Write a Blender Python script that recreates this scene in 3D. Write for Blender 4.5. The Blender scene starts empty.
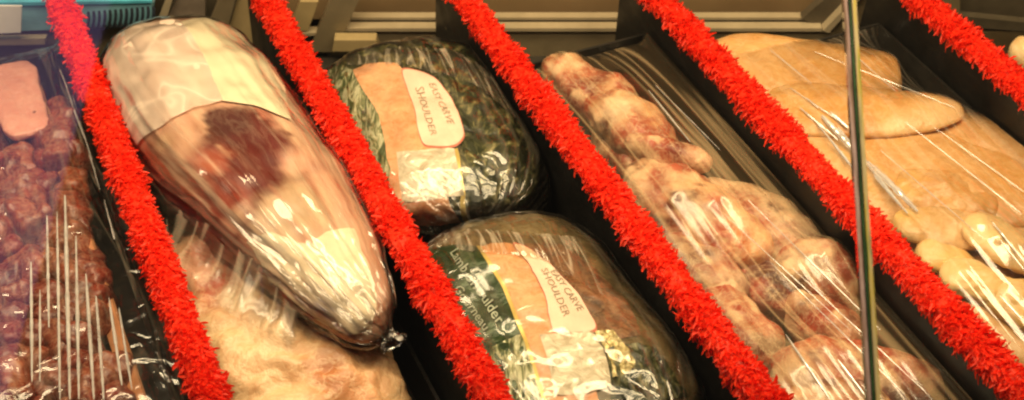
import bpy, bmesh, math, random
import numpy as np
from mathutils import Vector, Matrix, noise
from mathutils.bvhtree import BVHTree

random.seed(7)
C = bpy.context.scene.collection
W, H, F = 1024, 400, 1500.0
PITCH = math.atan(1303 / F)                    # camera looks down
YAW = math.atan2(871, F / math.cos(PITCH))     # the channels run askew to the case
ZT = 0.132                                     # height of the fringe axis
DIST = 1.25
cp, sp_ = math.cos(PITCH), math.sin(PITCH)
FWD = Vector((0, cp, -sp_)); UPV = Vector((0, sp_, cp)); RGT = Vector((1, 0, 0))
CAM = Vector((0, 0, ZT)) - FWD * DIST

def ray(px, py):
    return (RGT * ((px - 512) / F) + UPV * ((200 - py) / F) + FWD).normalized()
def at(px, py, z):
    d = ray(px, py); return CAM + d * ((z - CAM.z) / d.z)
def atY(px, py, Y):
    d = ray(px, py); return CAM + d * ((Y - CAM.y) / d.y)
VD = Vector((-math.sin(YAW), math.cos(YAW), 0))   # along a channel, away from the customer
UD = Vector((math.cos(YAW), math.sin(YAW), 0))    # across the channels
def uv_of(p): return p.dot(UD), p.dot(VD)
def xyz(u, v, z): return UD * u + VD * v + Vector((0, 0, z))

# ------------------------------------------------------------------ objects
def mesh_obj(name, verts, faces, mat, parent=None, uvs=None, smooth=True, tint=None):
    me = bpy.data.meshes.new(name)
    me.from_pydata([tuple(v) for v in verts], [], faces)
    if uvs is not None:
        lay = me.uv_layers.new(name='UVMap')
        idx = np.empty(len(me.loops), dtype=np.int32); me.loops.foreach_get('vertex_index', idx)
        lay.data.foreach_set('uv', np.asarray(uvs, dtype=np.float32)[idx].ravel())
    if tint is not None:
        a = me.color_attributes.new('tint', 'FLOAT_COLOR', 'POINT')
        a.data.foreach_set('color', np.asarray(tint, dtype=np.float32).ravel())
    if smooth: me.shade_smooth()
    me.materials.append(mat)
    o = bpy.data.objects.new(name, me); C.objects.link(o)
    if parent is not None: o.parent = parent; o.matrix_parent_inverse = parent.matrix_basis.inverted()
    return o
def thing(name, loc, label, cat, group=None):
    o = bpy.data.objects.new(name, None); o.empty_display_size = .02
    o.location = loc; C.objects.link(o)
    return tag(o, label, cat, group)
def tag(o, label, cat, group=None):
    o['label'] = label; o['category'] = cat
    if group: o['group'] = group
    return o
class MB:
    def __init__(s): s.v = []; s.f = []
    def quad(s, a, b, c, d):
        n = len(s.v); s.v += [a, b, c, d]; s.f.append((n, n+1, n+2, n+3))
    def prism(s, poly, off):
        """closed prism from a planar polygon, extruded by vector off"""
        n = len(s.v); k = len(poly)
        s.v += [Vector(p) for p in poly] + [Vector(p) + off for p in poly]
        s.f.append(tuple(range(n, n+k))); s.f.append(tuple(range(n+2*k-1, n+k-1, -1)))
        for i in range(k):
            j = (i+1) % k; s.f.append((n+i, n+k+i, n+k+j, n+j))
    def build(s, name, mat, parent=None, smooth=False, bevel=0):
        o = mesh_obj(name, s.v, s.f, mat, parent, smooth=False)
        bm = bmesh.new(); bm.from_mesh(o.data)
        bmesh.ops.recalc_face_normals(bm, faces=bm.faces)
        if bevel: bmesh.ops.bevel(bm, geom=bm.edges[:], offset=bevel, segments=2, affect='EDGES', profile=.6)
        bm.to_mesh(o.data); bm.free()
        if smooth or bevel:
            o.data.shade_smooth() if smooth else None
        return o

# ------------------------------------------------------------------ materials
def new_mat(name):
    m = bpy.data.materials.new(name); m.use_nodes = True
    nt = m.node_tree; nt.nodes.clear()
    out = nt.nodes.new('ShaderNodeOutputMaterial')
    return m, nt, out
def N(nt, typ, **kw):
    n = nt.nodes.new(typ)
    for k, v in kw.items(): setattr(n, k, v)
    return n
def L(nt, a, b): nt.links.new(a, b)
def ramp(nt, fac, stops):
    r = N(nt, 'ShaderNodeValToRGB'); e = r.color_ramp.elements
    while len(e) < len(stops): e.new(.5)
    for el, (p, c) in zip(e, stops):
        el.position = p; el.color = (*c, 1) if len(c) == 3 else c
    L(nt, fac, r.inputs[0]); return r.outputs[0]
def noise_tex(nt, vec, scale, detail=4, rough=.6, dist=0):
    n = N(nt, 'ShaderNodeTexNoise'); n.inputs['Scale'].default_value = scale
    n.inputs['Detail'].default_value = detail; n.inputs['Roughness'].default_value = rough
    n.inputs['Distortion'].default_value = dist
    L(nt, vec, n.inputs['Vector']); return n.outputs[0]
def mapping(nt, vec, scale, rot=(0,0,0)):
    m = N(nt, 'ShaderNodeMapping'); m.inputs['Scale'].default_value = scale
    m.inputs['Rotation'].default_value = rot
    L(nt, vec, m.inputs['Vector']); return m.outputs[0]
def mix_rgb(nt, fac, a, b, mode='MIX'):
    m = N(nt, 'ShaderNodeMix', data_type='RGBA', blend_type=mode)
    for sock, val in ((m.inputs[0], fac), (m.inputs[6], a), (m.inputs[7], b)):
        if hasattr(val, 'is_output'): L(nt, val, sock)
        elif isinstance(val, (int, float)): sock.default_value = val
        else: sock.default_value = (*val, 1)
    return m.outputs[2]
def math_n(nt, op, a, b=None, clamp=False):
    m = N(nt, 'ShaderNodeMath', operation=op, use_clamp=clamp)
    for s, v in zip(m.inputs, (a, b)):
        if v is None: continue
        if hasattr(v, 'is_output'): L(nt, v, s)
        else: s.default_value = v
    return m.outputs[0]
def bump(nt, h, strength, dist=.002):
    b = N(nt, 'ShaderNodeBump'); b.inputs['Strength'].default_value = strength
    b.inputs['Distance'].default_value = dist
    L(nt, h, b.inputs['Height']); return b.outputs[0]

def plain(name, col, rough=.5, metal=0, spec=.5, var=.25, scale=40, bmp=.15):
    m, nt, out = new_mat(name)
    p = N(nt, 'ShaderNodeBsdfPrincipled'); tc = N(nt, 'ShaderNodeTexCoord')
    n = noise_tex(nt, tc.outputs['Object'], scale, 5)
    c = ramp(nt, n, [(.3, [x*(1-var) for x in col]), (.7, [min(1, x*(1+var)) for x in col])])
    L(nt, c, p.inputs['Base Color']); p.inputs['Metallic'].default_value = metal
    r = ramp(nt, n, [(.3, [rough*.8]*3), (.75, [min(1, rough*1.25)]*3)]); L(nt, r, p.inputs['Roughness'])
    p.inputs['Specular IOR Level'].default_value = spec
    if bmp: L(nt, bump(nt, n, bmp, .001), p.inputs['Normal'])
    L(nt, p.outputs[0], out.inputs[0]); return m

def meat_mat(name, a=None, b=None, fat=(.75,.52,.33), fat_amt=.35, scale=35, fibre=(1,1,1), rough=.38, bmp=.5, sss=.08, tinted=False, fine=1.0, uv=False, shade=(.62,.44,.34)):
    """meat: two flesh tones in clouds, fat in veins, wet surface; tinted reads the anatomy colours of the mesh"""
    m, nt, out = new_mat(name)
    p = N(nt, 'ShaderNodeBsdfPrincipled'); tc = N(nt, 'ShaderNodeTexCoord')
    vec = mapping(nt, tc.outputs['UV' if uv else 'Object'], fibre)
    n1 = noise_tex(nt, vec, scale, 5, .62, .6)
    n2 = noise_tex(nt, vec, scale*2.2, 5, .6, .5)
    if tinted:
        at_ = N(nt, 'ShaderNodeAttribute', attribute_name='tint')
        base = mix_rgb(nt, ramp(nt, n1, [(.42, (0,0,0)), (.7, (.8,.8,.8))]), at_.outputs['Color'], shade, 'MULTIPLY')
    else:
        base = ramp(nt, n1, [(.32, a), (.66, b)])
    vein = math_n(nt, 'ABSOLUTE', math_n(nt, 'SUBTRACT', n2, .5))
    vf = ramp(nt, vein, [(.0, (fat_amt,)*3), (.018, (fat_amt*.45,)*3), (.05, (0,0,0))])
    col = mix_rgb(nt, vf, base, fat)
    L(nt, col, p.inputs['Base Color'])
    L(nt, ramp(nt, n2, [(.3, (rough*.7,)*3), (.7, (min(1,rough*1.4),)*3)]), p.inputs['Roughness'])
    p.inputs['Subsurface Weight'].default_value = sss
    p.inputs['Subsurface Radius'].default_value = (1, .35, .2); p.inputs['Subsurface Scale'].default_value = .006
    hsum = math_n(nt, 'ADD', n1, math_n(nt, 'MULTIPLY', n2, .5*fine))
    L(nt, bump(nt, hsum, bmp, .004), p.inputs['Normal'])
    L(nt, p.outputs[0], out.inputs[0]); return m

def film_mat(name, veil=.04, streak=(90, 3), strength=.6, gain=1.0, rough=.07, tint=(1,1,1), rot=0, cross=0, milky=None, soft=1.6, vcol=(.85, .72, .54)):
    """clear cling film: see-through, wet-looking reflection broken by pleats; UV in metres"""
    m, nt, out = new_mat(name)
    tc = N(nt, 'ShaderNodeTexCoord')
    v0 = mapping(nt, tc.outputs['UV'], (streak[0], streak[1], 1), (0, 0, rot))
    n1 = noise_tex(nt, v0, 1.0, 1, .5, .2)
    ridge = math_n(nt, 'SUBTRACT', 1.0, math_n(nt, 'MULTIPLY', math_n(nt, 'ABSOLUTE', math_n(nt, 'SUBTRACT', n1, .5)), 6.0), True)
    n2 = noise_tex(nt, mapping(nt, tc.outputs['UV'], (22, 14, 1)), 1.0, 1, .5, .3)
    h = math_n(nt, 'ADD', math_n(nt, 'MULTIPLY', ridge, .45), math_n(nt, 'MULTIPLY', n2, soft))
    if cross:
        n3 = noise_tex(nt, mapping(nt, tc.outputs['UV'], (cross, cross, 1)), 1.0, 1, .5, .9)
        r3 = math_n(nt, 'ABSOLUTE', math_n(nt, 'SUBTRACT', n3, .5))
        h = math_n(nt, 'ADD', h, math_n(nt, 'MULTIPLY', r3, 2.2))
    nrm = bump(nt, h, strength, .004)
    tr = N(nt, 'ShaderNodeBsdfTransparent'); tr.inputs[0].default_value = (*tint, 1)
    gl = N(nt, 'ShaderNodeBsdfGlossy'); gl.inputs['Roughness'].default_value = rough
    L(nt, nrm, gl.inputs['Normal'])
    fr = N(nt, 'ShaderNodeFresnel'); fr.inputs[0].default_value = 1.5
    fac = math_n(nt, 'MULTIPLY', fr.outputs[0], 1.6*gain, True)
    mx = N(nt, 'ShaderNodeMixShader'); L(nt, fac, mx.inputs[0]); L(nt, tr.outputs[0], mx.inputs[1]); L(nt, gl.outputs[0], mx.inputs[2])
    df = N(nt, 'ShaderNodeBsdfDiffuse'); df.inputs[0].default_value = (*vcol, 1); L(nt, nrm, df.inputs['Normal'])
    mv = N(nt, 'ShaderNodeMixShader')
    vf = ramp(nt, ridge, [(0, (veil*.15,)*3), (.7, (veil*.3,)*3), (1, (min(1, veil*2.4),)*3)])
    if milky:
        cr = ramp(nt, r3, [(0, (milky+.35,)*3), (.05, (milky+.12,)*3), (.16, (milky,)*3), (.4, (milky*.75,)*3)])
        vf = math_n(nt, 'ADD', vf, cr, True)
    L(nt, vf, mv.inputs[0]); L(nt, mx.outputs[0], mv.inputs[1]); L(nt, df.outputs[0], mv.inputs[2])
    L(nt, mv.outputs[0], out.inputs[0]); return m

def foil_mat(name, stops, scale=160, rough=.28, bmp=.9, metal=.55, stretch=(1,1,1)):
    """crinkled printed foil"""
    m, nt, out = new_mat(name)
    p = N(nt, 'ShaderNodeBsdfPrincipled'); tc = N(nt, 'ShaderNodeTexCoord')
    vec = mapping(nt, tc.outputs['Object'], stretch)
    n = noise_tex(nt, vec, scale, 4, .6, 1.4)
    vo = N(nt, 'ShaderNodeTexVoronoi', feature='F1'); vo.inputs['Scale'].default_value = scale*1.1
    L(nt, vec, vo.inputs['Vector'])
    L(nt, ramp(nt, n, stops), p.inputs['Base Color'])
    p.inputs['Metallic'].default_value = metal; p.inputs['Roughness'].default_value = rough
    L(nt, bump(nt, math_n(nt, 'ADD', n, math_n(nt, 'MULTIPLY', vo.outputs[0], .7)), bmp, .003), p.inputs['Normal'])
    L(nt, p.outputs[0], out.inputs[0]); return m

def scuffed_black():
    m, nt, out = new_mat('black_plastic'); p = N(nt, 'ShaderNodeBsdfPrincipled'); tc = N(nt, 'ShaderNodeTexCoord')
    vo = N(nt, 'ShaderNodeTexVoronoi', feature='F1'); vo.inputs['Scale'].default_value = 45; L(nt, tc.outputs['Object'], vo.inputs['Vector'])
    n = noise_tex(nt, tc.outputs['Object'], 30, 5); n2 = noise_tex(nt, mapping(nt, tc.outputs['Object'], (1,1,4)), 90, 4)
    sp = ramp(nt, vo.outputs[0], [(.05, (.8,.8,.8)), (.09, (0,0,0))])
    base = ramp(nt, n2, [(.35, (.0055,.005,.0045)), (.62, (.010,.009,.007)), (.8, (.022,.019,.014))])
    L(nt, mix_rgb(nt, math_n(nt, 'MULTIPLY', sp, ramp(nt, n, [(.5,(0,0,0)),(.62,(1,1,1))])), base, (.30,.24,.15)), p.inputs['Base Color'])
    L(nt, ramp(nt, n, [(.3,(.3,.3,.3)),(.7,(.55,.55,.55))]), p.inputs['Roughness']); p.inputs['Specular IOR Level'].default_value = .35
    L(nt, bump(nt, n2, .08, .001), p.inputs['Normal']); L(nt, p.outputs[0], out.inputs[0]); return m
M_black = scuffed_black()
M_tray = plain('tray_plastic', (.016, .014, .011), .35, bmp=.1)
M_deck = plain('dark_deck', (.03, .025, .018), .5)
M_tan = plain('tan_tray_edge', (.5, .22, .1), .4)
M_steel = plain('brushed_rail', (.24, .19, .11), .42, metal=.35, var=.12, bmp=.05)
M_bright = plain('rail_lip', (.44, .36, .23), .35, metal=.3, var=.1, bmp=.03)
M_brown = plain('brown_panel', (.19,.125,.06), .45, var=.15, scale=12, bmp=.03)
M_dark = plain('dark_recess', (.07, .055, .033), .5, var=.2)
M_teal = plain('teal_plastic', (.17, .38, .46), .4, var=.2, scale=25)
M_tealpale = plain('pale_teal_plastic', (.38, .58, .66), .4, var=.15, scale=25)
M_wire = plain('black_wire', (.015, .02, .03), .35)
M_card = plain('white_card', (.72, .7, .66), .5, var=.06)
M_stub = plain('tan_plastic_clip', (.33, .25, .12), .4, var=.1)

def fringe_mat():
    m, nt, out = new_mat('red_plastic_leaf')
    p = N(nt, 'ShaderNodeBsdfPrincipled'); tc = N(nt, 'ShaderNodeTexCoord')
    n = noise_tex(nt, tc.outputs['Object'], 260, 3)
    L(nt, ramp(nt, n, [(.3, (.82, .030, .009)), (.68, (.98, .074, .02))]), p.inputs['Base Color'])
    p.inputs['Roughness'].default_value = .42; p.inputs['Specular IOR Level'].default_value = .3
    t = N(nt, 'ShaderNodeBsdfTranslucent'); t.inputs[0].default_value = (.95, .03, .01, 1)
    mx = N(nt, 'ShaderNodeMixShader'); mx.inputs[0].default_value = .5
    L(nt, p.outputs[0], mx.inputs[1]); L(nt, t.outputs[0], mx.inputs[2]); L(nt, mx.outputs[0], out.inputs[0])
    return m
M_red = fringe_mat()

# ------------------------------------------------------------------ lofted, lumpy surfaces
class Loft:
    """closed surface round a path; rows (centre, half width, half height); t along, th round (bottom = -90 deg)"""
    def __init__(s, rows, up=Vector((0,0,1)), expo=1.0, amp=0, nscale=30, seed=0, floor=None, amp2=0):
        s.c = [r[0] for r in rows]; s.w = [r[1] for r in rows]; s.h = [r[2] for r in rows]
        s.n = len(rows); s.up = up; s.expo = expo; s.amp = amp; s.ns = nscale; s.floor = floor; s.amp2 = amp2; s.ulim = None
        s.off = Vector((seed*7.3, seed*3.1, seed*1.7))
    def _cr(s, arr, t):
        x = max(0, min(s.n-1-1e-6, t*(s.n-1))); i = int(x); f = x-i
        p0 = arr[max(0,i-1)]; p1 = arr[i]; p2 = arr[i+1]; p3 = arr[min(s.n-1,i+2)]
        return p1*1.0 + (p2-p0)*(.5*f) + (p0*2-p1*5+p2*4-p3)*(.5*f*f) + (p1*3-p0-p2*3+p3)*(.5*f*f*f)
    def frame(s, t):
        c = s._cr(s.c, t); e = .004
        d = (s._cr(s.c, min(1,t+e)) - s._cr(s.c, max(0,t-e)))
        d = d.normalized() if d.length > 1e-9 else Vector((0,1,0))
        side = d.cross(s.up).normalized(); n = side.cross(d).normalized()
        return c, d, side, n, max(1e-4, s._cr(s.w, t)), max(1e-4, s._cr(s.h, t))
    def raw(s, t, th, off=0, fr=None):
        c, d, side, n, w, h = fr or s.frame(t)
        ct, st = math.cos(th), math.sin(th)
        ex = s.expo
        ct = math.copysign(abs(ct)**ex, ct); st = math.copysign(abs(st)**ex, st)
        r = side*(ct*w) + n*(st*h)
        p = c + r
        rn = r.normalized() if r.length > 1e-9 else n
        k = min(1, min(w, h)/.02)
        if s.amp:
            q = (p + s.off)*s.ns
            p = p + rn*(k*s.amp*noise.fractal(q, .9, 2.0, 3))
        if s.amp2:
            q = (p + s.off)*(s.ns*3.3)
            p = p + rn*(k*s.amp2*noise.noise(q))
        if off: p = p + rn*off
        if s.ulim:
            u = p.dot(UD); lo_, hi_ = s.ulim
            if u < lo_: p = p + UD*((lo_-u)*.96)
            elif u > hi_: p = p - UD*((u-hi_)*.96)
        if s.floor is not None and p.z < s.floor: p.z = s.floor + (p.z - s.floor)*.1
        return p
    def mesh(s, nt=48, nth=48, off=0, uvs=(1,1)):
        V = []; U = []
        for i in range(nt+1):
            t = i/nt; fr = s.frame(t)
            for j in range(nth+1):
                th = -math.pi/2 + 2*math.pi*j/nth
                V.append(s.raw(t, th, off, fr)); U.append((j/nth*uvs[0], t*uvs[1]))
        Fc = []; k = nth+1
        for i in range(nt):
            for j in range(nth):
                Fc.append((i*k+j, i*k+j+1, (i+1)*k+j+1, (i+1)*k+j))
        # weld the seam and close both ends
        return V, Fc, U
    def bvh(s, nt=90, nth=90):
        if not hasattr(s, '_b'):
            V, Fc, U = s.mesh(nt, nth); s._b = (BVHTree.FromPolygons(V, Fc), V, Fc, nt, nth)
        return s._b
    def hit(s, px, py):
        """the (t, th) of the surface point seen at a place of the photo (nearest when it misses)"""
        b, V, Fc, nt, nth = s.bvh()
        d = ray(px, py); loc, nor, idx, dist = b.ray_cast(CAM, d)
        if idx is None:
            best = None
            for k in range(60):
                q = CAM + d*(.9 + k*.015); l2, n2, i2, ds = b.find_nearest(q)
                if best is None or ds < best[0]: best = (ds, l2, i2)
            loc, idx = best[1], best[2]
        i, j = divmod(idx, nth); f = Fc[idx]
        a, bb, c_, d_ = (V[q] for q in f)
        eu = bb - a; ev = d_ - a; r = loc - a
        den = eu.dot(eu)*ev.dot(ev) - eu.dot(ev)**2
        if abs(den) < 1e-18: x = y = .5
        else:
            x = (r.dot(eu)*ev.dot(ev) - r.dot(ev)*eu.dot(ev))/den
            y = (r.dot(ev)*eu.dot(eu) - r.dot(eu)*eu.dot(ev))/den
        x = min(1, max(0, x)); y = min(1, max(0, y))
        return (i+y)/nt, -math.pi/2 + 2*math.pi*(j+x)/nth

def weld(o, d=1e-5):
    bm = bmesh.new(); bm.from_mesh(o.data)
    bmesh.ops.remove_doubles(bm, verts=bm.verts, dist=d)
    bmesh.ops.recalc_face_normals(bm, faces=bm.faces)
    bm.to_mesh(o.data); bm.free(); o.data.shade_smooth(); return o

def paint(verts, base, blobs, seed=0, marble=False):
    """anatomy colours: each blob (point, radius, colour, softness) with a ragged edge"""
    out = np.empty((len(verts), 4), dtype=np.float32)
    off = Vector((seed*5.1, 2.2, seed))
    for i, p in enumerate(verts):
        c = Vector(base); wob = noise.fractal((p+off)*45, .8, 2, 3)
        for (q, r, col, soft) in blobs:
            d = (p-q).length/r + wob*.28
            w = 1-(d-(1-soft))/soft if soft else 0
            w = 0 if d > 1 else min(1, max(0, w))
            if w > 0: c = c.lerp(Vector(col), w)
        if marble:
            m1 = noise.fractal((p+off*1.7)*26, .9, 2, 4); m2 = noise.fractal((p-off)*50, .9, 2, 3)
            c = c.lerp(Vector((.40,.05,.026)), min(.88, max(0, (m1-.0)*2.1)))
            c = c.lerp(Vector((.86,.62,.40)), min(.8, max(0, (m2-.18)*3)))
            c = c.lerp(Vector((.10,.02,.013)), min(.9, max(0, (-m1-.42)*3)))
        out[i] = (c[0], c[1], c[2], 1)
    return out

def coons(surf, bottom, right, top, left, off, nu=24, nv=24, wob=0, seed=0):
    """patch lying on a Loft; the four edges are polylines of (t, th)"""
    def pl(poly, f):
        x = f*(len(poly)-1); i = min(len(poly)-2, int(x)); g = x-i
        return Vector(poly[i]).lerp(Vector(poly[i+1]), g)
    V = []; U = []
    for j in range(nv+1):
        b = j/nv
        for i in range(nu+1):
            a = i/nu
            q = pl(bottom,a)*(1-b)+pl(top,a)*b + pl(left,b)*(1-a)+pl(right,b)*a \
                - (Vector(bottom[0])*(1-a)*(1-b)+Vector(bottom[-1])*a*(1-b)+Vector(top[0])*(1-a)*b+Vector(top[-1])*a*b)
            o2 = off + (wob*noise.noise(Vector((a*5+seed, b*5, seed))) if wob else 0)
            V.append(surf.raw(q[0], q[1], o2)); U.append((a*.08, b*.1))
    k = nu+1
    Fc = [(j*k+i, j*k+i+1, (j+1)*k+i+1, (j+1)*k+i) for j in range(nv) for i in range(nu)]
    return V, Fc, U

def lump(name, p0, p1, z0, z1, w, h, mat, label, cat, group=None, k=2.2, taper=0, bend=0, amp=.006, ns=28, amp2=.001,
         seed=None, floor=.004, expo=.92, res=44, parent=None, tint=None, tiltside=0):
    """a piece of meat lying between two places; taper > 0 thins the p1 end"""
    seed = lump.n if seed is None else seed; lump.n += 1
    a = at(*p0, z0); b = at(*p1, z1); d = b-a; side = d.cross(Vector((0,0,1))).normalized()
    rows = []; n = 13
    for i in range(n):
        x = i/(n-1); y = .5-.5*math.cos(math.pi*x)
        pr = max(0, 1-abs(2*y-1)**k)**(1/k)
        wt = (1-taper*y) if taper >= 0 else (1+taper*(1-y))
        rows.append((a.lerp(b, y)+side*(bend*math.sin(math.pi*y)), w/2*pr*wt, h/2*pr*(.55+.45*wt)))
    up = (Vector((0,0,1)) + side*tiltside).normalized()
    s = Loft(rows, up=up, expo=expo, amp=amp, nscale=ns, seed=seed, floor=floor, amp2=amp2)
    s.ulim = tray_limits(a.lerp(b, .5))
    V, Fc, U = s.mesh(res, res)
    tn = None
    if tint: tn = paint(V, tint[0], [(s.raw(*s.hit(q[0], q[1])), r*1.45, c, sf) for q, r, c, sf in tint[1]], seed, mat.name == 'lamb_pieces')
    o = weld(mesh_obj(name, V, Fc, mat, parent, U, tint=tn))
    if label: tag(o, label, cat, group)
    o_surf[o.name] = s
    return o
lump.n = 1
o_surf = {}
def tray_limits(p):
    u = p.dot(UD); k = sum(1 for q in UDIV if q < u)
    lo_ = UDIV[k-1]+.006 if k > 0 else -9
    hi_ = UDIV[k]-.006 if k < len(UDIV) else 9
    return (lo_, hi_)

# ------------------------------------------------------------------ dividers
MIDS = [((60,0),(211,400)), ((270,0),(490,400)), ((470,0),(760,400)), ((661,0),(1030,400)), ((925,0),(1040,104))]
UDIV = []
for (a, b) in MIDS:
    UDIV.append((uv_of(at(*a, ZT))[0] + uv_of(at(*b, ZT))[0])/2)
Y_TRAY = at(512, -2, ZT).y
Y_END = at(512, -36, ZT).y              # all back ends stand in one line along the rail
V_FRONT = min(uv_of(at(-40, 440, ZT))[1], uv_of(at(1080, 450, ZT))[1])
def v_end(u, Y=None):                  # v where the channel meets the line of the tray ends
    return ((Y_TRAY if Y is None else Y) - u*UD.y)/VD.y
DLAB = ['black tray divider topped with red fringe, between the diced red meat and the wrapped leg',
        'black tray divider topped with red fringe, between the wrapped leg and the two foil packs',
        'black divider with red fringe, between the two foil packs and the bony lamb pieces',
        'black divider with red fringe, between the bony lamb pieces and the chicken fillets',
        'black tray divider topped with red fringe, beyond the chicken in the upper right corner']
def leafstrip(u, v0, v1, seed):
    rnd = random.Random(seed); V = []; Fc = []
    Lh = v1-v0; n = int(Lh*12000)
    m = 12; ns_ = int(Lh*160)
    for i in range(ns_+1):
        v = v0+Lh*i/ns_
        for j in range(m):
            a = 2*math.pi*j/m; r = .0106*(1+.30*noise.noise(Vector((v*38, j*.9, seed))))
            V.append(xyz(u + math.sin(a)*r, v, ZT-.001 + math.cos(a)*r*.85))
    for i in range(ns_):
        for j in range(m): Fc.append((i*m+j, i*m+(j+1)%m, (i+1)*m+(j+1)%m, (i+1)*m+j))
    for k in range(n):
        v = v0 + Lh*(k+rnd.random())/n
        clump = .88 + .55*noise.noise(Vector((v*34, seed*9.1, 0)))
        phi = rnd.uniform(-1.95, 1.95) + .35*noise.noise(Vector((v*50, seed, 5)))
        ln = rnd.uniform(.007, .0128)*clump; wd = rnd.uniform(.0017, .0030)
        root = xyz(u, v, ZT-.003) + (UD*math.sin(phi) + Vector((0,0,1))*math.cos(phi))*rnd.uniform(.0070, .0112)
        rad = UD*math.sin(phi) + Vector((0,0,1))*math.cos(phi)
        tang = UD*math.cos(phi) - Vector((0,0,1))*math.sin(phi)
        d = (rad*rnd.uniform(.22,.72) + VD*rnd.uniform(-.95,.25) + tang*rnd.uniform(-.7,.7)).normalized()
        curl = (VD*rnd.uniform(-.6,.2) - rad*.55 + tang*rnd.uniform(-.5,.5))
        sd = d.cross(rad + VD*rnd.uniform(-.4,.4))
        sd = sd.normalized() if sd.length > .05 else VD.copy()
        nrm = d.cross(sd)
        b0 = len(V)
        for i, (f, wf) in enumerate(((0,.55),(.38,1.0),(.75,.9),(1.0,.42))):
            c = root + d*(ln*f) + curl*(ln*f*f*.45)
            V.append(c - sd*wd*wf*.5); V.append(c + nrm*(wd*.22*wf)); V.append(c + sd*wd*wf*.5)
        for i in range(3):
            q = b0+i*3
            Fc.append((q,q+1,q+4,q+3)); Fc.append((q+1,q+2,q+5,q+4))
    return V, Fc
for i, u in enumerate(UDIV):
    ve = v_end(u, Y_END) + .004; root = thing('tray_divider', xyz(u, (V_FRONT+ve)/2, 0), DLAB[i], 'divider', 'red fringed dividers between the trays')
    mb = MB(); t = .0045
    prof = [(V_FRONT, .002), (ve+.012, .002), (ve+.008, .06), (ve+.002, ZT-.016), (ve-.003, ZT-.010), (V_FRONT, ZT-.012)]
    mb.prism([xyz(u-t/2, v, z) for v, z in prof], UD*t)
    mb.build('panel', M_black, root, bevel=.0012)
    # channel that clips the strip on
    mc = MB(); c = [(-.0065, ZT-.016), (-.0065, ZT-.006), (.0065, ZT-.006), (.0065, ZT-.016), (.0042, ZT-.016), (.0042, ZT-.0105), (-.0042, ZT-.0105), (-.0042, ZT-.016)]
    mc.prism([xyz(u+a, V_FRONT, z) for a, z in c], VD*(ve-.006-V_FRONT))
    mc.build('clip_channel', M_black, root)
    V, Fc = leafstrip(u, V_FRONT, ve-.004, i+1)
    mesh_obj('fringe', V, Fc, M_red, root, smooth=False)

# ------------------------------------------------------------------ trays
TLAB = ['black tray with tan inner edge under the diced red meat, leftmost in the case',
        'black tray lining under the wrapped leg and the pale joint',
        'black tray lining under the two green foil packs',
        'black tray under the bony lamb pieces with its right wall showing through film',
        'black tray under the pale chicken fillets at the right',
        'black tray beyond the last red fringe in the upper right corner']
DU = .19
def chan(i):
    lo = UDIV[i-1] if i > 0 else UDIV[0]-.185
    hi = UDIV[i] if i < 5 else UDIV[4]+.18
    return lo+.0045, hi-.0045
YT = {3: at(512, -8, ZT).y, 4: at(512, -24, ZT).y}
def tray(i, rim, tanside=False):
    lo, hi = chan(i); um = (lo+hi)/2; ve = min(v_end(lo, YT.get(i)), v_end(hi, YT.get(i))) - .002
    root = thing('meat_tray', xyz(um, (V_FRONT+ve)/2, 0), TLAB[i], 'tray', 'trays lined up in the case')
    w = .003; sl = .012
    mb = MB()
    mb.prism([xyz(a, V_FRONT, z) for a, z in ((lo+.001,rim),(lo+.001+w,rim),(lo+sl,.004),(hi-sl,.004),(hi-.001-w,rim),(hi-.001,rim),(hi-sl+.003,.001),(lo+sl-.003,.001))], VD*(ve-V_FRONT))
    mb.build('tray_body', M_tray, root)
    me = MB(); me.prism([xyz(lo+.002, ve+.0005, .001), xyz(hi-.002, ve+.0005, .001), xyz(hi-.002, ve+.0005, rim), xyz(lo+.002, ve+.0005, rim)], VD*.003)
    me.build('end_wall', M_tray, root)
    if tanside:
        mt = MB(); mt.prism([xyz(a, V_FRONT, z) for a, z in ((hi-.048,rim-.004),(hi-.036,rim+.004),(hi-.034,rim+.001),(hi-.044,.006))], VD*(ve-.05-V_FRONT))
        tt = mt.build('inner_edge', M_tan, root); tt['label'] = 'tan strip along the right side of the tray'
    return root
RIM = [.07, .03, .03, .082, .075, .07]
for i in range(6): tray(i, RIM[i], i == 0)

# deck of the case
mb = MB(); mb.prism([Vector((-.9,-.75,-.004)), Vector((1.1,-.75,-.004)), Vector((1.1,.6,-.004)), Vector((-.9,.6,-.004))], Vector((0,0,-.02)))
o = mb.build('counter_deck', M_deck); o['kind'] = 'structure'

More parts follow.
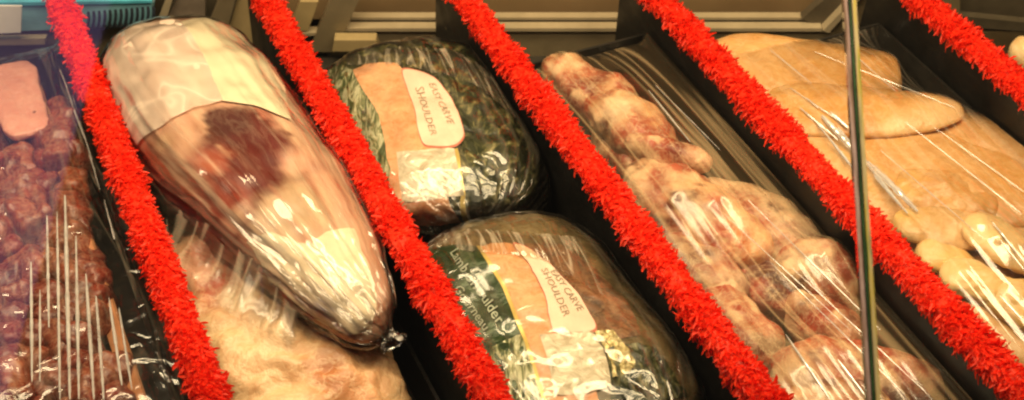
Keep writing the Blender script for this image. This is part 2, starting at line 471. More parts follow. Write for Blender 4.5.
# ------------------------------------------------------------------ membranes of film
def membrane(objs, u0, u1, v0, v1, rim_l, rim_r, rim_b, rim_f, step=.003, lift=.0018, iters=500, wr=0, wr_dir=0, seed=0, sag=0):
    nu = int((u1-u0)/step)+1; nv = int((v1-v0)/step)+1
    hm = np.full((nv, nu), -1.0)
    trees = []
    for o in objs:
        me = o.data; trees.append(BVHTree.FromPolygons([v.co for v in me.vertices], [tuple(p.vertices) for p in me.polygons]))
    us = np.linspace(u0, u1, nu); vs = np.linspace(v0, v1, nv)
    for b, v in enumerate(vs):
        for a, u in enumerate(us):
            p = xyz(u, v, .5)
            for t in trees:
                h = t.ray_cast(p, Vector((0,0,-1)))
                if h[0] is not None and h[0].z > hm[b, a]: hm[b, a] = h[0].z
    hm += lift
    fa = np.linspace(0, 1, nu)[None, :]; fb = np.linspace(0, 1, nv)[:, None]
    h = np.maximum(hm, rim_l*(1-fa)+rim_r*fa + 0*fb)
    def edges(h):
        h[:, 0] = rim_l; h[:, -1] = rim_r; h[0, :] = np.linspace(rim_l, rim_r, nu) if rim_f is None else rim_f
        h[-1, :] = np.linspace(rim_l, rim_r, nu) if rim_b is None else rim_b
        h[-1, :] = np.maximum(h[-1, :], hm[-1, :]); h[:, 0] = np.maximum(h[:, 0], hm[:, 0]); h[:, -1] = np.maximum(h[:, -1], hm[:, -1])
    edges(h)
    for k in range(iters):
        avg = h.copy()
        avg[1:-1,1:-1] = (h[1:-1,:-2]+h[1:-1,2:])*.25 + (h[:-2,1:-1]+h[2:,1:-1])*.25 - sag
        h = np.maximum(hm, avg); edges(h)
    if wr:
        ca, sa = math.cos(wr_dir), math.sin(wr_dir)
        for b, v in enumerate(vs):
            for a, u in enumerate(us):
                x = u*ca + v*sa; y = -u*sa + v*ca
                n = noise.noise(Vector((x*105, y*4, seed))) ; n2 = noise.noise(Vector((x*42, y*6, seed+4)))
                h[b, a] += wr*(max(0, n)**1.5*1.2 + .8*n2)
    V = [xyz(u, v, h[b, a]) for b, v in enumerate(vs) for a, u in enumerate(us)]
    U = [(u, v) for v in vs for u in us]
    Fc = [(b*nu+a, b*nu+a+1, (b+1)*nu+a+1, (b+1)*nu+a) for b in range(nv-1) for a in range(nu-1)]
    return V, Fc, U, BVHTree.FromPolygons(V, Fc)

def pleats(tree, lines, rnd, V=None, Fc=None):
    """bright reflection streaks built as whitened folds in the film: low half-round ribs that follow the sheet between two seen places"""
    V = []; Fc = []
    for (p, q, wd) in lines:
        n = 26; b0 = len(V); pts = []
        for i in range(n+1):
            f = i/n
            h = tree.ray_cast(CAM, ray(p[0]+(q[0]-p[0])*f, p[1]+(q[1]-p[1])*f))
            if h[0] is None: continue
            pts.append((h[0], h[1] if h[1].z > 0 else -h[1], f))
        if len(pts) < 4: continue
        for i, (c, nn, f) in enumerate(pts):
            d = (pts[min(i+1,len(pts)-1)][0]-pts[max(i-1,0)][0]).normalized()
            sd = d.cross(nn).normalized()
            w = wd*(.35+.65*math.sin(math.pi*min(1,max(0,f)))**.6)*(.8+.4*rnd.random())
            for k in range(5):
                a = math.pi*k/4
                V.append(c + sd*(math.cos(a)*w*.5) + nn*(math.sin(a)*w*.6+.0002))
        m = len(pts)
        for i in range(m-1):
            for k in range(4):
                a = b0+i*5+k; Fc.append((a, a+1, a+6, a+5))
    return V, Fc
def fold_mat():
    m, nt, out = new_mat('whitened_film')
    tr = N(nt, 'ShaderNodeBsdfTransparent'); gl = N(nt, 'ShaderNodeBsdfGlossy'); gl.inputs['Roughness'].default_value = .18
    df = N(nt, 'ShaderNodeBsdfDiffuse'); df.inputs[0].default_value = (.9, .87, .82, 1)  # white diffuse stands in for the bright reflection streaks on the film
    tc = N(nt, 'ShaderNodeTexCoord'); n = noise_tex(nt, tc.outputs['Object'], 55, 3)
    m1 = N(nt, 'ShaderNodeMixShader'); m1.inputs[0].default_value = .6; L(nt, df.outputs[0], m1.inputs[1]); L(nt, gl.outputs[0], m1.inputs[2])
    m2 = N(nt, 'ShaderNodeMixShader'); L(nt, ramp(nt, n, [(.3, (.6,)*3), (.6, (1,)*3)]), m2.inputs[0])
    L(nt, tr.outputs[0], m2.inputs[1]); L(nt, m1.outputs[0], m2.inputs[2]); L(nt, m2.outputs[0], out.inputs[0]); return m
M_fold = fold_mat()

# ------------------------------------------------------------------ tray 0: diced red meat
M_dice = meat_mat('diced_beef', (.065,.009,.006), (.22,.032,.016), (.6,.32,.2), .3, 60, rough=.3)
M_dice2 = meat_mat('diced_beef_brown', (.11,.02,.009), (.28,.065,.03), (.62,.34,.2), .35, 55, rough=.3)
M_pinkslab = meat_mat('pink_slab', (.62,.24,.18), (.72,.34,.25), (.8,.5,.4), .3, 50)
t0 = []
rnd = random.Random(3)
lo, hi = chan(0)
spots0 = []
for r in range(16):
    for c in range(5):
        py = 96 + r*23; 
        base = 0 + (py-60)*.20
        px = -62 + base + c*27 + rnd.uniform(-7,7) + (13 if r % 2 else 0); py += rnd.uniform(-6,6)
        if px > 78 + (py-130)*.16 or px < -40: continue
        if px < 54 and py < 140: continue
        spots0.append((px, py))
for i, (px, py) in enumerate(spots0):
    an = rnd.uniform(-1.4, 1.4); l = rnd.uniform(11, 25)
    z = rnd.uniform(.058, .072)
    light = (i*7) % 10 < 4
    t0.append(lump('diced_meat', (px-l*math.cos(an), py-l*math.sin(an)), (px+l*math.cos(an), py+l*math.sin(an)), z, z,
        rnd.uniform(.024,.034), rnd.uniform(.034,.05), M_dice2 if light else M_dice,
        'brownish red chunk of diced meat streaked with fat under film, leftmost tray' if light else 'dark red lean chunk of diced meat under film in the leftmost tray',
        'diced meat', 'diced meat in the leftmost tray', k=rnd.uniform(3, 7), expo=rnd.uniform(.45, .75), amp=.008, ns=34, amp2=.003, res=34, tiltside=rnd.uniform(-.7, .7)))
t0.append(lump('meat_slab', (4,68), (30,136), .075, .082, .062, .014, M_pinkslab, 'pale pink slab of meat at the back of the leftmost tray', 'meat', k=5, expo=.5, taper=.35, amp=.007, ns=40, res=60))

# ------------------------------------------------------------------ tray 3: bony lamb
FATC = (.80,.47,.25); PINK = (.56,.19,.11); RED = (.20,.025,.015); VOID_DARK = (.08,.014,.010); ORG = (.62,.16,.05); GREY=(.30,.18,.13)
M_lamb = meat_mat('lamb_pieces', tinted=True, fat=(.78,.60,.42), fat_amt=.45, scale=42, bmp=.8, rough=.34)
t3 = []
def lamb(name, p0, p1, z0, z1, w, h, label, base, blobs, **kw):
    kw['amp'] = kw.get('amp', .008)*.8; kw.setdefault('ns', 21); kw.setdefault('amp2', .0018); kw.setdefault('expo', .8); kw.setdefault('res', 64); o = lump(name, p0, p1, z0, z1, w, h, M_lamb, label, 'lamb piece', 'bony lamb pieces under film', tint=(base, blobs), **kw); t3.append(o); return o
lamb('lamb_piece', (545,62), (640,128), .075, .07, .062, .05, 'pale lamb piece with a dark red hollow, at the top end of its tray', FATC,
     [((578,92,.09), .028, RED, .5), ((560,72,.095), .02, PINK, .7), ((585,72,.1), .012, PINK, .6)], amp=.008, taper=-.25)
lamb('lamb_piece', (590,100), (680,165), .08, .07, .056, .05, 'rounded pale fatty lamb piece below the piece with the dark hollow', FATC,
     [((612,112,.1), .02, (.8,.62,.45), .7), ((630,142,.1), .018, PINK, .6), ((622,155,.09), .016, RED, .6)], amp=.009)
lamb('lamb_rib', (625,140), (712,166), .088, .088, .024, .026, 'curled brownish rib end of lamb jutting right above the long pale piece', (.50,.27,.17),
     [((655,150,.1), .022, (.30,.09,.05), .7), ((702,160,.1), .014, (.66,.36,.24), .7), ((672,150,.1), .01, RED, .6)], amp=.006, k=3)
lamb('lamb_piece', (628,168), (768,262), .075, .07, .066, .055, 'long pale lamb piece with grey and pink bands in mid tray', FATC,
     [((650,185,.1), .03, (.68,.44,.30), .7), ((690,222,.1), .03, (.40,.24,.18), .8), ((665,215,.09), .02, PINK, .7), ((735,250,.1), .018, ORG, .6)], amp=.010, ns=24)
lamb('lamb_piece', (690,190), (835,268), .068, .062, .07, .05, 'flat cream lamb piece with small orange spots beside the long piece', (.66,.47,.31),
     [((742,248,.09), .014, ORG, .5), ((752,258,.09), .009, (.6,.16,.06), .5), ((790,235,.09), .03, (.58,.42,.30), .8)], amp=.007)
lamb('lamb_piece', (655,245), (745,300), .06, .06, .05, .045, 'greyish pink lamb piece against the red fringe in mid tray', (.42,.24,.17),
     [((690,262,.08), .02, GREY, .7), ((720,280,.08), .02, (.62,.38,.25), .7)], amp=.008)
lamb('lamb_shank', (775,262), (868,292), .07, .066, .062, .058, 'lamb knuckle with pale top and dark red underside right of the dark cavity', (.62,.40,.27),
     [((800,262,.1), .025, (.70,.48,.33), .7), ((848,296,.085), .028, (.28,.06,.035), .7), ((860,283,.09), .02, (.42,.14,.08), .7), ((785,285,.08), .02, VOID_DARK, .6)], amp=.008, k=2.6)  # near-black blob paints in the shade of the cavity
lamb('lamb_piece', (735,268), (800,318), .05, .05, .046, .05, 'purplish lamb piece painted dark for the shaded hollow of mid tray', (.22,.10,.075),
     [((765,280,.075), .02, (.09,.03,.025), .7), ((790,268,.08), .012, (.55,.34,.24), .6), ((752,300,.07), .016, (.30,.20,.17), .7)], amp=.010)  # dark base and blobs put the shade of the void into the colour
lamb('lamb_piece', (790,296), (862,352), .052, .055, .05, .05, 'raw red lamb piece between the knuckle and the bottom chop', (.40,.085,.042),
     [((815,312,.08), .016, (.30,.05,.03), .6), ((806,296,.08), .014, (.62,.40,.26), .6), ((850,340,.08), .02, (.60,.30,.18), .7)], amp=.010)
lamb('lamb_chop', (768,382), (950,388), .07, .06, .07, .06, 'long reddish lamb chop with a bone knob at its right end, along the bottom', (.48,.12,.055),
     [((800,372,.1), .03, (.68,.44,.28), .7), ((845,380,.1), .022, (.40,.11,.06), .7), ((905,385,.09), .03, (.28,.08,.05), .7), ((940,385,.085), .014, (.70,.42,.30), .6), ((890,388,.09), .012, (.5,.33,.27), .7)], amp=.009, k=3, taper=.3)
lamb('lamb_chop', (770,410), (900,432), .062, .06, .07, .06, 'brownish lamb chop cut off by the bottom edge of the photo', (.48,.17,.09), [((800,395,.09), .03, FATC, .8)], amp=.009)

lamb('lamb_piece', (600,128), (668,196), .05, .05, .05, .05, 'small pinkish lamb piece tucked against the red fringe above the long pale piece', (.62,.36,.22), [])
lamb('lamb_piece', (700,290), (775,372), .048, .048, .055, .05, 'reddish lamb piece against the red fringe just above the bottom chops', (.46,.15,.08), [])
lamb('lamb_piece', (760,215), (850,250), .055, .055, .05, .045, 'pale lamb piece behind the knuckle, next to the dark tray wall', (.66,.44,.28), [])
# ------------------------------------------------------------------ tray 4: chicken
M_chick = meat_mat('chicken_flesh', tinted=True, fat=(.86,.64,.40), fat_amt=.28, scale=30, rough=.32, bmp=.7, fine=.9, shade=(.84,.74,.62))
M_chick2 = meat_mat('pale_chicken', (.60,.37,.14), (.72,.50,.24), (.85,.70,.5), .4, 28, rough=.36, bmp=.4, fine=.8)
TAN = (.61,.32,.105); TAN2 = (.56,.30,.105); TANP = (.66,.38,.16); CREAM = (.77,.54,.27); YEL = (.69,.44,.16)
t4 = []
def chick(p0, p1, z0, z1, w, h, label, base=TAN, blobs=(), **kw):
    kw.setdefault('amp', .0045); kw.setdefault('ns', 17); kw.setdefault('amp2', .0008); kw.setdefault('res', 64)
    kw.setdefault('expo', 1.12); kw.setdefault('k', 2.6)
    o = lump('chicken_fillet', p0, p1, z0, z1, w, h, M_chick, label, 'chicken', 'chicken pieces under film', tint=(base, list(blobs)), **kw); t4.append(o); return o
chick((700,90), (960,190), .03, .03, .15, .06, 'lowest broad layer of chicken lying under all the other fillets at the back', TAN2, k=5, expo=.8)
chick((850,215), (1075,350), .036, .036, .15, .06, 'lowest layer of chicken under the small pieces in the front of the tray', TAN2, k=5, expo=.8)
chick((705,66), (902,80), .068, .07, .118, .036, 'large smooth chicken fillet at the back of its tray', TAN, [((760,60), .04, TANP, .9)], k=4, taper=.2, expo=1.0)
chick((762,106), (964,110), .080, .088, .098, .028, 'chicken fillet tapering to a thin tip at the right, lying over the others', TAN, [((945,114), .026, (.80,.56,.30), .8), ((900,128), .018, (.76,.50,.26), .8), ((850,130), .018, (.50,.24,.08), .8)], k=2.6, taper=.42, bend=.006)
chick((740,110), (850,172), .066, .062, .085, .034, 'chicken fillet half under the others beside the red fringe', TANP, k=3)
chick((800,140), (915,214), .068, .064, .085, .03, 'narrow chicken fillet next to the red fringe in mid tray', TANP, [((880,190), .03, TAN, .9)], k=3)
chick((850,130), (1050,208), .068, .070, .11, .03, 'broad flat chicken fillet below the tapering one', TAN, [((930,160), .04, TANP, .9)], k=3.6)
chick((915,118), (1060,172), .066, .070, .085, .03, 'chicken fillet along the black divider at the right edge', TANP, k=3.4)
chick((895,180), (1000,212), .074, .072, .06, .026, 'dull tan chicken fillet right of the bright film streaks', TAN2, [((905,185), .02, YEL, .8)], amp=.009, ns=30, amp2=.0022, expo=1.0)
chick((893,222), (992,234), .080, .074, .058, .024, 'small rounded chicken piece beside the red fringe', (.60,.38,.18), [((900,212), .02, YEL, .8), ((985,236), .012, CREAM, .7)], k=2.2, taper=.15, amp=.009, ns=30, amp2=.0022, expo=1.0)
chick((968,216), (1030,268), .088, .08, .046, .022, 'bright pale chicken piece at the right edge of the photo', CREAM, k=2.2, amp=.009, ns=30, amp2=.0022, expo=1.0)
chick((915,250), (975,266), .074, .07, .036, .02, 'yellowish chicken scrap tucked below the small rounded piece', YEL, [((930,245), .012, CREAM, .7)], k=2.2, amp=.009, ns=30, amp2=.0022, expo=1.0)
chick((1000,238), (1070,268), .080, .078, .06, .024, 'grey tan chicken piece running out of the right edge', (.56,.36,.18), k=2.4, amp=.009, ns=30, amp2=.0022, expo=1.0)
chick((940,268), (1010,296), .076, .07, .044, .022, 'folded pale chicken piece in the lower part of the tray', CREAM, [((985,285), .02, YEL, .8)], k=2.2, amp=.009, ns=30, amp2=.0022, expo=1.0)
chick((985,288), (1065,320), .07, .068, .055, .024, 'lowest yellowish chicken piece beside the red fringe', YEL, [((1010,285), .015, CREAM, .7)], k=2.4, amp=.009, ns=30, amp2=.0022, expo=1.0)
# tray 5: something pale beyond the last divider
t5 = [lump('chicken_piece', (1008,52), (1075,60), .08, .08, .05, .045, M_chick2, 'pale poultry piece just showing past the last red fringe', 'chicken', amp=.006)]

# ------------------------------------------------------------------ tray 1: wrapped leg and pale joint
M_leg = meat_mat('leg_meat', tinted=True, fat=(.84,.62,.44), fat_amt=.07, scale=30, bmp=.5, rough=.33, fibre=(.62,.2,1), uv=True)
M_pale = meat_mat('pale_joint', tinted=True, fat=(.85,.66,.42), fat_amt=.35, scale=30, bmp=1.0, shade=(.72,.52,.38), rough=.4)
joint = lump('pale_joint', (176,240), (366,462), .05, .045, .158, .105, M_pale, 'pale yellowish joint of meat lying under the shank of the wrapped leg', 'meat joint',
     amp=.012, ns=21, amp2=.0032, res=120, k=3, floor=.005,
     tint=((.60,.38,.20), [((205,265,.1), .036, (.66,.34,.22), .8), ((214,286,.1), .014, (.44,.09,.04), .6), ((222,303,.1), .015, (.36,.09,.04), .6),
                          ((232,312,.1), .012, (.5,.2,.1), .7), ((218,335,.1), .02, (.56,.40,.2), .8), ((250,365,.1), .05, (.70,.50,.29), .9), ((328,375,.095), .018, (.42,.16,.06), .8),
                          ((340,390,.095), .02, (.45,.2,.08), .8), ((365,390,.09), .018, (.66,.36,.18), .8), ((235,300,.1), .016, (.7,.52,.3), .8)]))
legpts = [(168,62,.070,.004,.004), (168,64,.072,.044,.034), (170,69,.076,.062,.052), (176,82,.082,.074,.061), (197,114,.088,.082,.066), (230,160,.096,.079,.062),
          (270,202,.104,.069,.052), (309,246,.112,.055,.036), (340,285,.114,.041,.025), (361,312,.110,.030,.019), (375,328,.104,.020,.012), (382,335,.100,.006,.005)]
leg_rows = [(at(x, y, z), w, h) for x, y, z, w, h in legpts]
LEG = Loft(leg_rows, expo=.86, amp=.003, nscale=20, amp2=.0008, seed=4, floor=.006)
leg = thing('wrapped_joint', at(240,190,.01), 'big film wrapped leg of meat with white paper sheet and creamy shank end', 'meat joint')
V, Fc, U = LEG.mesh(150, 150)
def lp(px, py):
    t, th = LEG.hit(px, py); return LEG.raw(t, th)
legtint = paint(V, (.62,.36,.24), [
    (lp(240,140), .046, (.10,.012,.009), .3), (lp(262,160), .046, (.11,.013,.010), .3), (lp(255,185), .042, (.12,.015,.011), .3), (lp(262,198), .036, (.12,.015,.011), .3), (lp(232,172), .03, (.13,.018,.012), .4), (lp(228,120), .026, (.07,.010,.008), .35),
    (lp(205,165), .026, (.42,.10,.05), .8), (lp(225,200), .03, (.26,.04,.022), .7), (lp(195,190), .022, (.30,.06,.03), .7), (lp(150,165), .04, (.34,.10,.055), .8), (lp(170,190), .04, (.30,.11,.065), .8),
    (lp(185,140), .022, (.66,.38,.24), .8), (lp(165,140), .014, (.70,.46,.28), .7),
    (lp(135,60), .03, (.66,.42,.33), .8), (lp(128,40), .014, (.48,.25,.18), .7), (lp(140,120), .03, (.58,.34,.24), .8),
    (lp(300,160), .022, (.66,.38,.26), .7), (lp(318,165), .012, (.5,.26,.18), .7), (lp(308,200), .034, (.56,.40,.25), .5), (lp(285,215), .034, (.56,.40,.25), .4),
    (lp(290,120), .020, (.64,.36,.26), .8), (lp(262,232), .02, (.6,.4,.26), .8), (lp(240,215), .014, (.6,.36,.24), .8)], 3)
for i_, (uu, vv) in enumerate(U):      # fat and lean run in strands along the leg
    if .22 < vv < .70:
        k_ = min(1, (vv-.22)/.08, (.70-vv)/.1)
        n_ = noise.noise(Vector((uu*34+vv*5, vv*7, 2))) + .6*noise.noise(Vector((uu*80+vv*8, vv*12, 9)))
        dark = 1 if legtint[i_][0] < .2 else 0
        tgt = (.84,.60,.42) if n_ > 0 else (.36,.085,.05)
        f_ = k_*min(.75, max(0, (abs(n_)-.22)*2.4))*(.08 if dark else .85)
        for q_ in range(3): legtint[i_][q_] += (tgt[q_]-legtint[i_][q_])*f_
weld(mesh_obj('meat', V, Fc, M_leg, leg, U, tint=legtint))
M_paper = plain('greaseproof_paper', (.80, .66, .45), .55, var=.05, scale=30, bmp=.25)
def hits(S, pts): return [S.hit(*p) for p in pts]
def patch(name, S, bottom, right, top, left, off, mat, parent, thick=0, **kw):
    Vv, Ff, Uu = coons(S, hits(S, bottom), hits(S, right), hits(S, top), hits(S, left), off, **kw)
    o = mesh_obj(name, Vv, Ff, mat, parent, Uu)
    return o
# cream paper on the crown and the milky sheet beside it
patch('paper_sheet', LEG, [(222,103),(244,106),(268,113),(290,122)], [(290,122),(284,96),(275,66),(260,34)], [(178,24),(205,20),(236,22),(260,34)], [(222,103),(212,78),(198,50),(178,24)], .0022, M_paper, leg, wob=.0004)
M_milky = film_mat('milky_sheet', .03, (20, 12), .3, .8, .12, cross=28, milky=.48, vcol=(.95,.76,.62))
patch('milky_sheet', LEG, [(140,146),(165,126),(195,110),(223,103)], [(223,103),(213,78),(199,50),(179,23)], [(106,60),(118,38),(142,26),(179,23)], [(140,146),(128,125),(112,95),(106,60)], .0028, M_milky, leg, wob=.0015, nu=40, nv=40)
M_shank = plain('creamy_fat', (.78, .62, .42), .45, var=.10, scale=70, bmp=.5)
sc = patch('shank_cover', LEG, [(296,300),(324,324),(350,334),(373,331)], [(373,331),(377,300),(368,268),(353,230)], [(250,240),(275,232),(302,244),(312,246),(322,236),(350,232)], [(296,300),(272,282),(262,262),(248,242)], .0015, M_shank, leg, wob=.0022, nu=50, nv=50)
# clear wrap, gathered to a twist at the shank
wr_rows = [(c, w+.0035, h+.0035) for c, w, h in leg_rows[:-1]]
e = at(388,338,.099); wr_rows += [(e, .006, .005), (at(394,343,.1), .011, .004)]
WRAP = Loft(wr_rows, expo=.86, amp=.003, nscale=20, seed=4, floor=.003)
V = []; U = []; nt_, nth = 170, 170
for i in range(nt_+1):
    t = i/nt_; fr = WRAP.frame(t)
    for j in range(nth+1):
        th = -math.pi/2 + 2*math.pi*j/nth
        x = math.cos(th)*4; y = math.sin(th)*4
        tw = .0022*noise.noise(Vector((x+t*3, y, t*5))) + .0024*abs(noise.noise(Vector((x*3+t*5, y*3, t*4+8))))
        tw *= .35 + .65*min(1, max(0, (t-.25)/.2))
        if t > .8: tw += .003*(t-.8)/.2*noise.noise(Vector((x*4, y*4, t*16)))
        V.append(WRAP.raw(t, th, tw, fr)); U.append((j/nth*.45, t*.42))
k = nth+1; Fc = [(i*k+j, i*k+j+1, (i+1)*k+j+1, (i+1)*k+j) for i in range(nt_) for j in range(nth)]
M_wrap = film_mat('leg_wrap', .03, (45, 6), .7, 1.0, .11, cross=28, rot=.25, soft=.8)
weld(mesh_obj('clear_wrap', V, Fc, M_wrap, leg, U))
ft = MB()   # torn film tail
a = at(384,334,.1); b = at(403,337,.104); c_ = at(399,345,.101)
n0 = len(ft.v)
tailv = []
for i in range(9):
    f = i/8; cc = a.lerp(b, f) + Vector((0,0,.003*math.sin(f*6))); wd = .006*(1-f*.75)
    tailv.append((cc + VD*wd + Vector((0,0,.002*math.sin(f*9))), cc - VD*wd))
for i in range(8): ft.quad(tailv[i][0], tailv[i+1][0], tailv[i+1][1], tailv[i][1])
ft.build('film_tail', M_fold, leg, smooth=True)
# loose skirt of film stretched from the leg down to the left, over the joint
def skirt(name, edgeA, edgeB, parent, mat, nu=60, nv=30, amp=.003, sag=.006, seed=0, freq=22):
    V = []; U = []
    def pl(poly, f):
        x = f*(len(poly)-1); i = min(len(poly)-2, int(x)); return poly[i].lerp(poly[i+1], x-i)
    for i in range(nu+1):
        a = i/nu
        for j in range(nv+1):
            b = j/nv; p = pl(edgeA, a).lerp(pl(edgeB, a), b)
            p = p + Vector((0,0,1))*(amp*(noise.noise(Vector((a*freq, b*1.3, seed))) + .6*noise.noise(Vector((a*freq*2.3, b*1.6, seed+3)))) - sag*math.sin(math.pi*b))
            V.append(p); U.append((a*.2, b*.12))
    k = nv+1
    Fc = [(i*k+j, i*k+j+1, (i+1)*k+j+1, (i+1)*k+j) for i in range(nu) for j in range(nv)]
    return mesh_obj(name, V, Fc, mat, parent, U)
M_skirt = film_mat('film_skirt', .09, (50, 3), .45, .9, .22)
A_ = [lp(120,150), lp(150,190), lp(205,225), lp(255,262), lp(300,310)]
A_ = [p + Vector((0,-.002,.006)) for p in A_]
B_ = [at(142,205,.085), at(160,232,.09), at(178,262,.105), at(230,315,.112), at(292,345,.105)]
skirt('film_skirt', A_, B_, leg, M_skirt, seed=2)

# ------------------------------------------------------------------ tray 2: two printed packs
GREEN = [(.32,(.02,.035,.008)),(.43,(.06,.09,.03)),(.50,(.26,.27,.12)),(.58,(.60,.58,.38)),(.70,(.10,.12,.04))]  # pale stops paint silver and olive glints into the foil colour
GREEN_D = [(.36,(.008,.010,.003)),(.50,(.03,.036,.012)),(.60,(.13,.12,.045)),(.72,(.40,.34,.16))]  # yellowish top stops are glints painted into the dark foil
M_green = foil_mat('green_foil', GREEN, 150, .3, .8, .15, stretch=(1,.2,1))
M_greend = foil_mat('dark_green_foil', GREEN_D, 92, .3, .9, .12, stretch=(1,.5,1))
M_band = foil_mat('green_printed_band', [(.3,(.010,.022,.006)),(.6,(.028,.055,.014)),(.8,(.075,.10,.03))], 70, .28, .35, .3)
M_window = meat_mat('pink_meat_window', (.62,.24,.10), (.74,.40,.20), (.8,.55,.35), .3, 50, rough=.3, bmp=.35)
M_side = meat_mat('brown_side', (.05,.036,.014), (.17,.115,.048), (.30,.22,.11), .3, 34, rough=.3, bmp=.4)
M_sideR = meat_mat('reddish_side', (.06,.03,.012), (.24,.10,.045), (.5,.3,.15), .3, 40, rough=.3, bmp=.4)
M_oval = plain('pink_paper_label', (.76,.58,.44), .5, var=.06, scale=60, bmp=.1)
M_rim = plain('label_red_rim', (.55,.16,.10), .5, var=.1)
M_sq = foil_mat('grey_paper_label', [(.3,(.42,.34,.22)),(.5,(.6,.52,.38)),(.7,(.75,.68,.52))], 75, .3, .8, .15)
M_ink = plain('grey_ink', (.34,.25,.17), .5, var=.2)
M_pale_ink = plain('silver_ink', (.30,.33,.24), .35, var=.15)
M_gold = plain('gold_line', (.62,.45,.13), .35, metal=.3, var=.2)
M_pw = film_mat('pack_wrap', .02, (60, 8), .75, 1.0, .13, cross=44, soft=.8)
M_pw2 = film_mat('pack_loose_film', .12, (80, 4), .8, 1.1, .1, tint=(.9,.84,.74))

def pack_rows(pb, pf, zc, w, h, k=3.0):
    a = at(*pb, zc); b = at(*pf, zc); rows = []; n = 15
    for i in range(n):
        y = .5-.5*math.cos(math.pi*i/(n-1)); pr = max(0, 1-abs(2*y-1)**k)**(1/2.3)
        rows.append((a.lerp(b, y), w/2*pr, h/2*(pr*.85+.15*min(1, pr*3))))
    rows[0] = (rows[0][0], .002, .002); rows[-1] = (rows[-1][0], .002, .002)
    return rows
def bodymesh(S, name, mat, root): 
    V, Fc, U = S.mesh(90, 100); return weld(mesh_obj(name, V, Fc, mat, root, U))
def wrapmesh(S, root, off, seed, mat):
    V = []; U = []; n = 120
    for i in range(n+1):
        t = i/n; fr = S.frame(t)
        for j in range(n+1):
            th = -math.pi/2+2*math.pi*j/n; x = math.cos(th)*3; y = math.sin(th)*3
            tw = off + .0014*noise.noise(Vector((x*2, y*2, t*5+seed))) + .002*abs(noise.noise(Vector((x*4, y*4, t*4+seed))))
            V.append(S.raw(t, th, tw, fr)); U.append((j/n*.4, t*.2))
    k = n+1; Fc = [(i*k+j, i*k+j+1, (i+1)*k+j+1, (i+1)*k+j) for i in range(n) for j in range(n)]
    return weld(mesh_obj('clear_wrap', V, Fc, mat, root, U))
def text_on(S, body, size_px, p0, p1, pup, off, mat, parent, bold=.0):
    """lettering laid on the surface: baseline from p0 to p1 (seen places), capitals reach up to pup"""
    cu = bpy.data.curves.new('lettering', 'FONT'); cu.body = body; cu.resolution_u = 2; cu.offset = bold
    tmp = bpy.data.objects.new('tmp', cu); C.objects.link(tmp)
    dg = bpy.context.evaluated_depsgraph_get(); me = bpy.data.meshes.new_from_object(tmp.evaluated_get(dg))
    bpy.data.objects.remove(tmp); bpy.data.curves.remove(cu)
    xs = [v.co.x for v in me.vertices]; x0, x1 = min(xs), max(xs)
    q0, q1, qu = Vector(S.hit(*p0)), Vector(S.hit(*p1)), Vector(S.hit(*pup))
    V = []
    for v in me.vertices:
        f = (v.co.x-x0)/(x1-x0); g = v.co.y/.7
        q = q0 + (q1-q0)*f + (qu-q0)*g; V.append(S.raw(q[0], q[1], off))
    Fc = [tuple(p.vertices) for p in me.polygons]
    o = mesh_obj('lettering', V, Fc, mat, parent, smooth=False)
    bpy.data.meshes.remove(me); return o
def oval_patch(name, S, pts, off, mat, parent, grow=1.0):
    """label with a closed outline given as seen places, filled from its centre"""
    q = [Vector(S.hit(*p)) for p in pts]; c = sum(q, Vector((0,0)))/len(q); n = len(q)
    V = []; U = []; Fc = []; m = n*6; R = 10
    for r in range(R+1):
        for k in range(m):
            x = k/6; i = int(x); f = x-i; p0, p1, p2, p3 = q[i-1], q[i], q[(i+1)%n], q[(i+2)%n]
            e = p1 + (p2-p0)*(.5*f) + (p0*2-p1*5+p2*4-p3)*(.5*f*f) + (p1*3-p0-p2*3+p3)*(.5*f*f*f)
            w = c + (e-c)*(r/R*grow); V.append(S.raw(w[0], w[1], off)); U.append((w[0], w[1]))
    for r in range(R):
        for k in range(m):
            a = r*m+k; b = r*m+(k+1)%m; Fc.append((a, b, b+m, a+m))
    return mesh_obj(name, V, Fc, mat, parent, U)

# back pack
P1 = Loft(pack_rows((386,68), (478,240), .052, .202, .114, 4.0), expo=.86, amp=.004, nscale=20, amp2=.001, seed=2, floor=.006)
P1.ulim = (UDIV[1]+.007, UDIV[2]-.008)
p1 = thing('wrapped_meat_pack', at(435,150,.005), 'green foil meat pack at the back, its square label blank and whole in view', 'meat pack', 'green foil meat packs')
bodymesh(P1, 'wrapper', M_greend, p1)
patch('foil_band', P1, [(392,222),(398,222),(406,220),(414,220)], [(414,220),(398,160),(380,115),(354,70)], [(318,72),(328,68),(340,66),(354,70)], [(398,222),(372,180),(345,130),(318,72)], .0010, M_green, p1, nu=40, nv=60)
patch('window', P1, [(400,224),(424,226),(442,226),(463,224)], [(463,224),(448,150),(428,100),(398,64)], [(354,70),(366,64),(384,62),(398,62)], [(400,224),(392,170),(380,115),(354,70)], .0013, M_window, p1, nu=40, nv=60)
ov = [(404,72),(420,74),(436,82),(450,100),(459,120),(463,136),(455,146),(440,148),(426,146),(420,134),(416,112),(408,90)]
oval_patch('label_rim', P1, ov, .0019, M_rim, p1, 1.05); oval_patch('oval_label', P1, ov, .0024, M_oval, p1)
patch('square_label', P1, [(405,203),(425,202),(445,199),(465,197)], [(465,197),(462,180),(458,165),(454,150)], [(398,153),(418,152),(436,150),(454,150)], [(405,203),(402,185),(400,170),(398,153)], .0021, M_sq, p1, wob=.0012)
patch('gold_line', P1, [(467,226),(469,226),(471,226)], [(471,226),(466,195),(457,149)], [(454,150),(455,150),(457,149)], [(467,226),(462,195),(454,150)], .0017, M_gold, p1, nu=3)
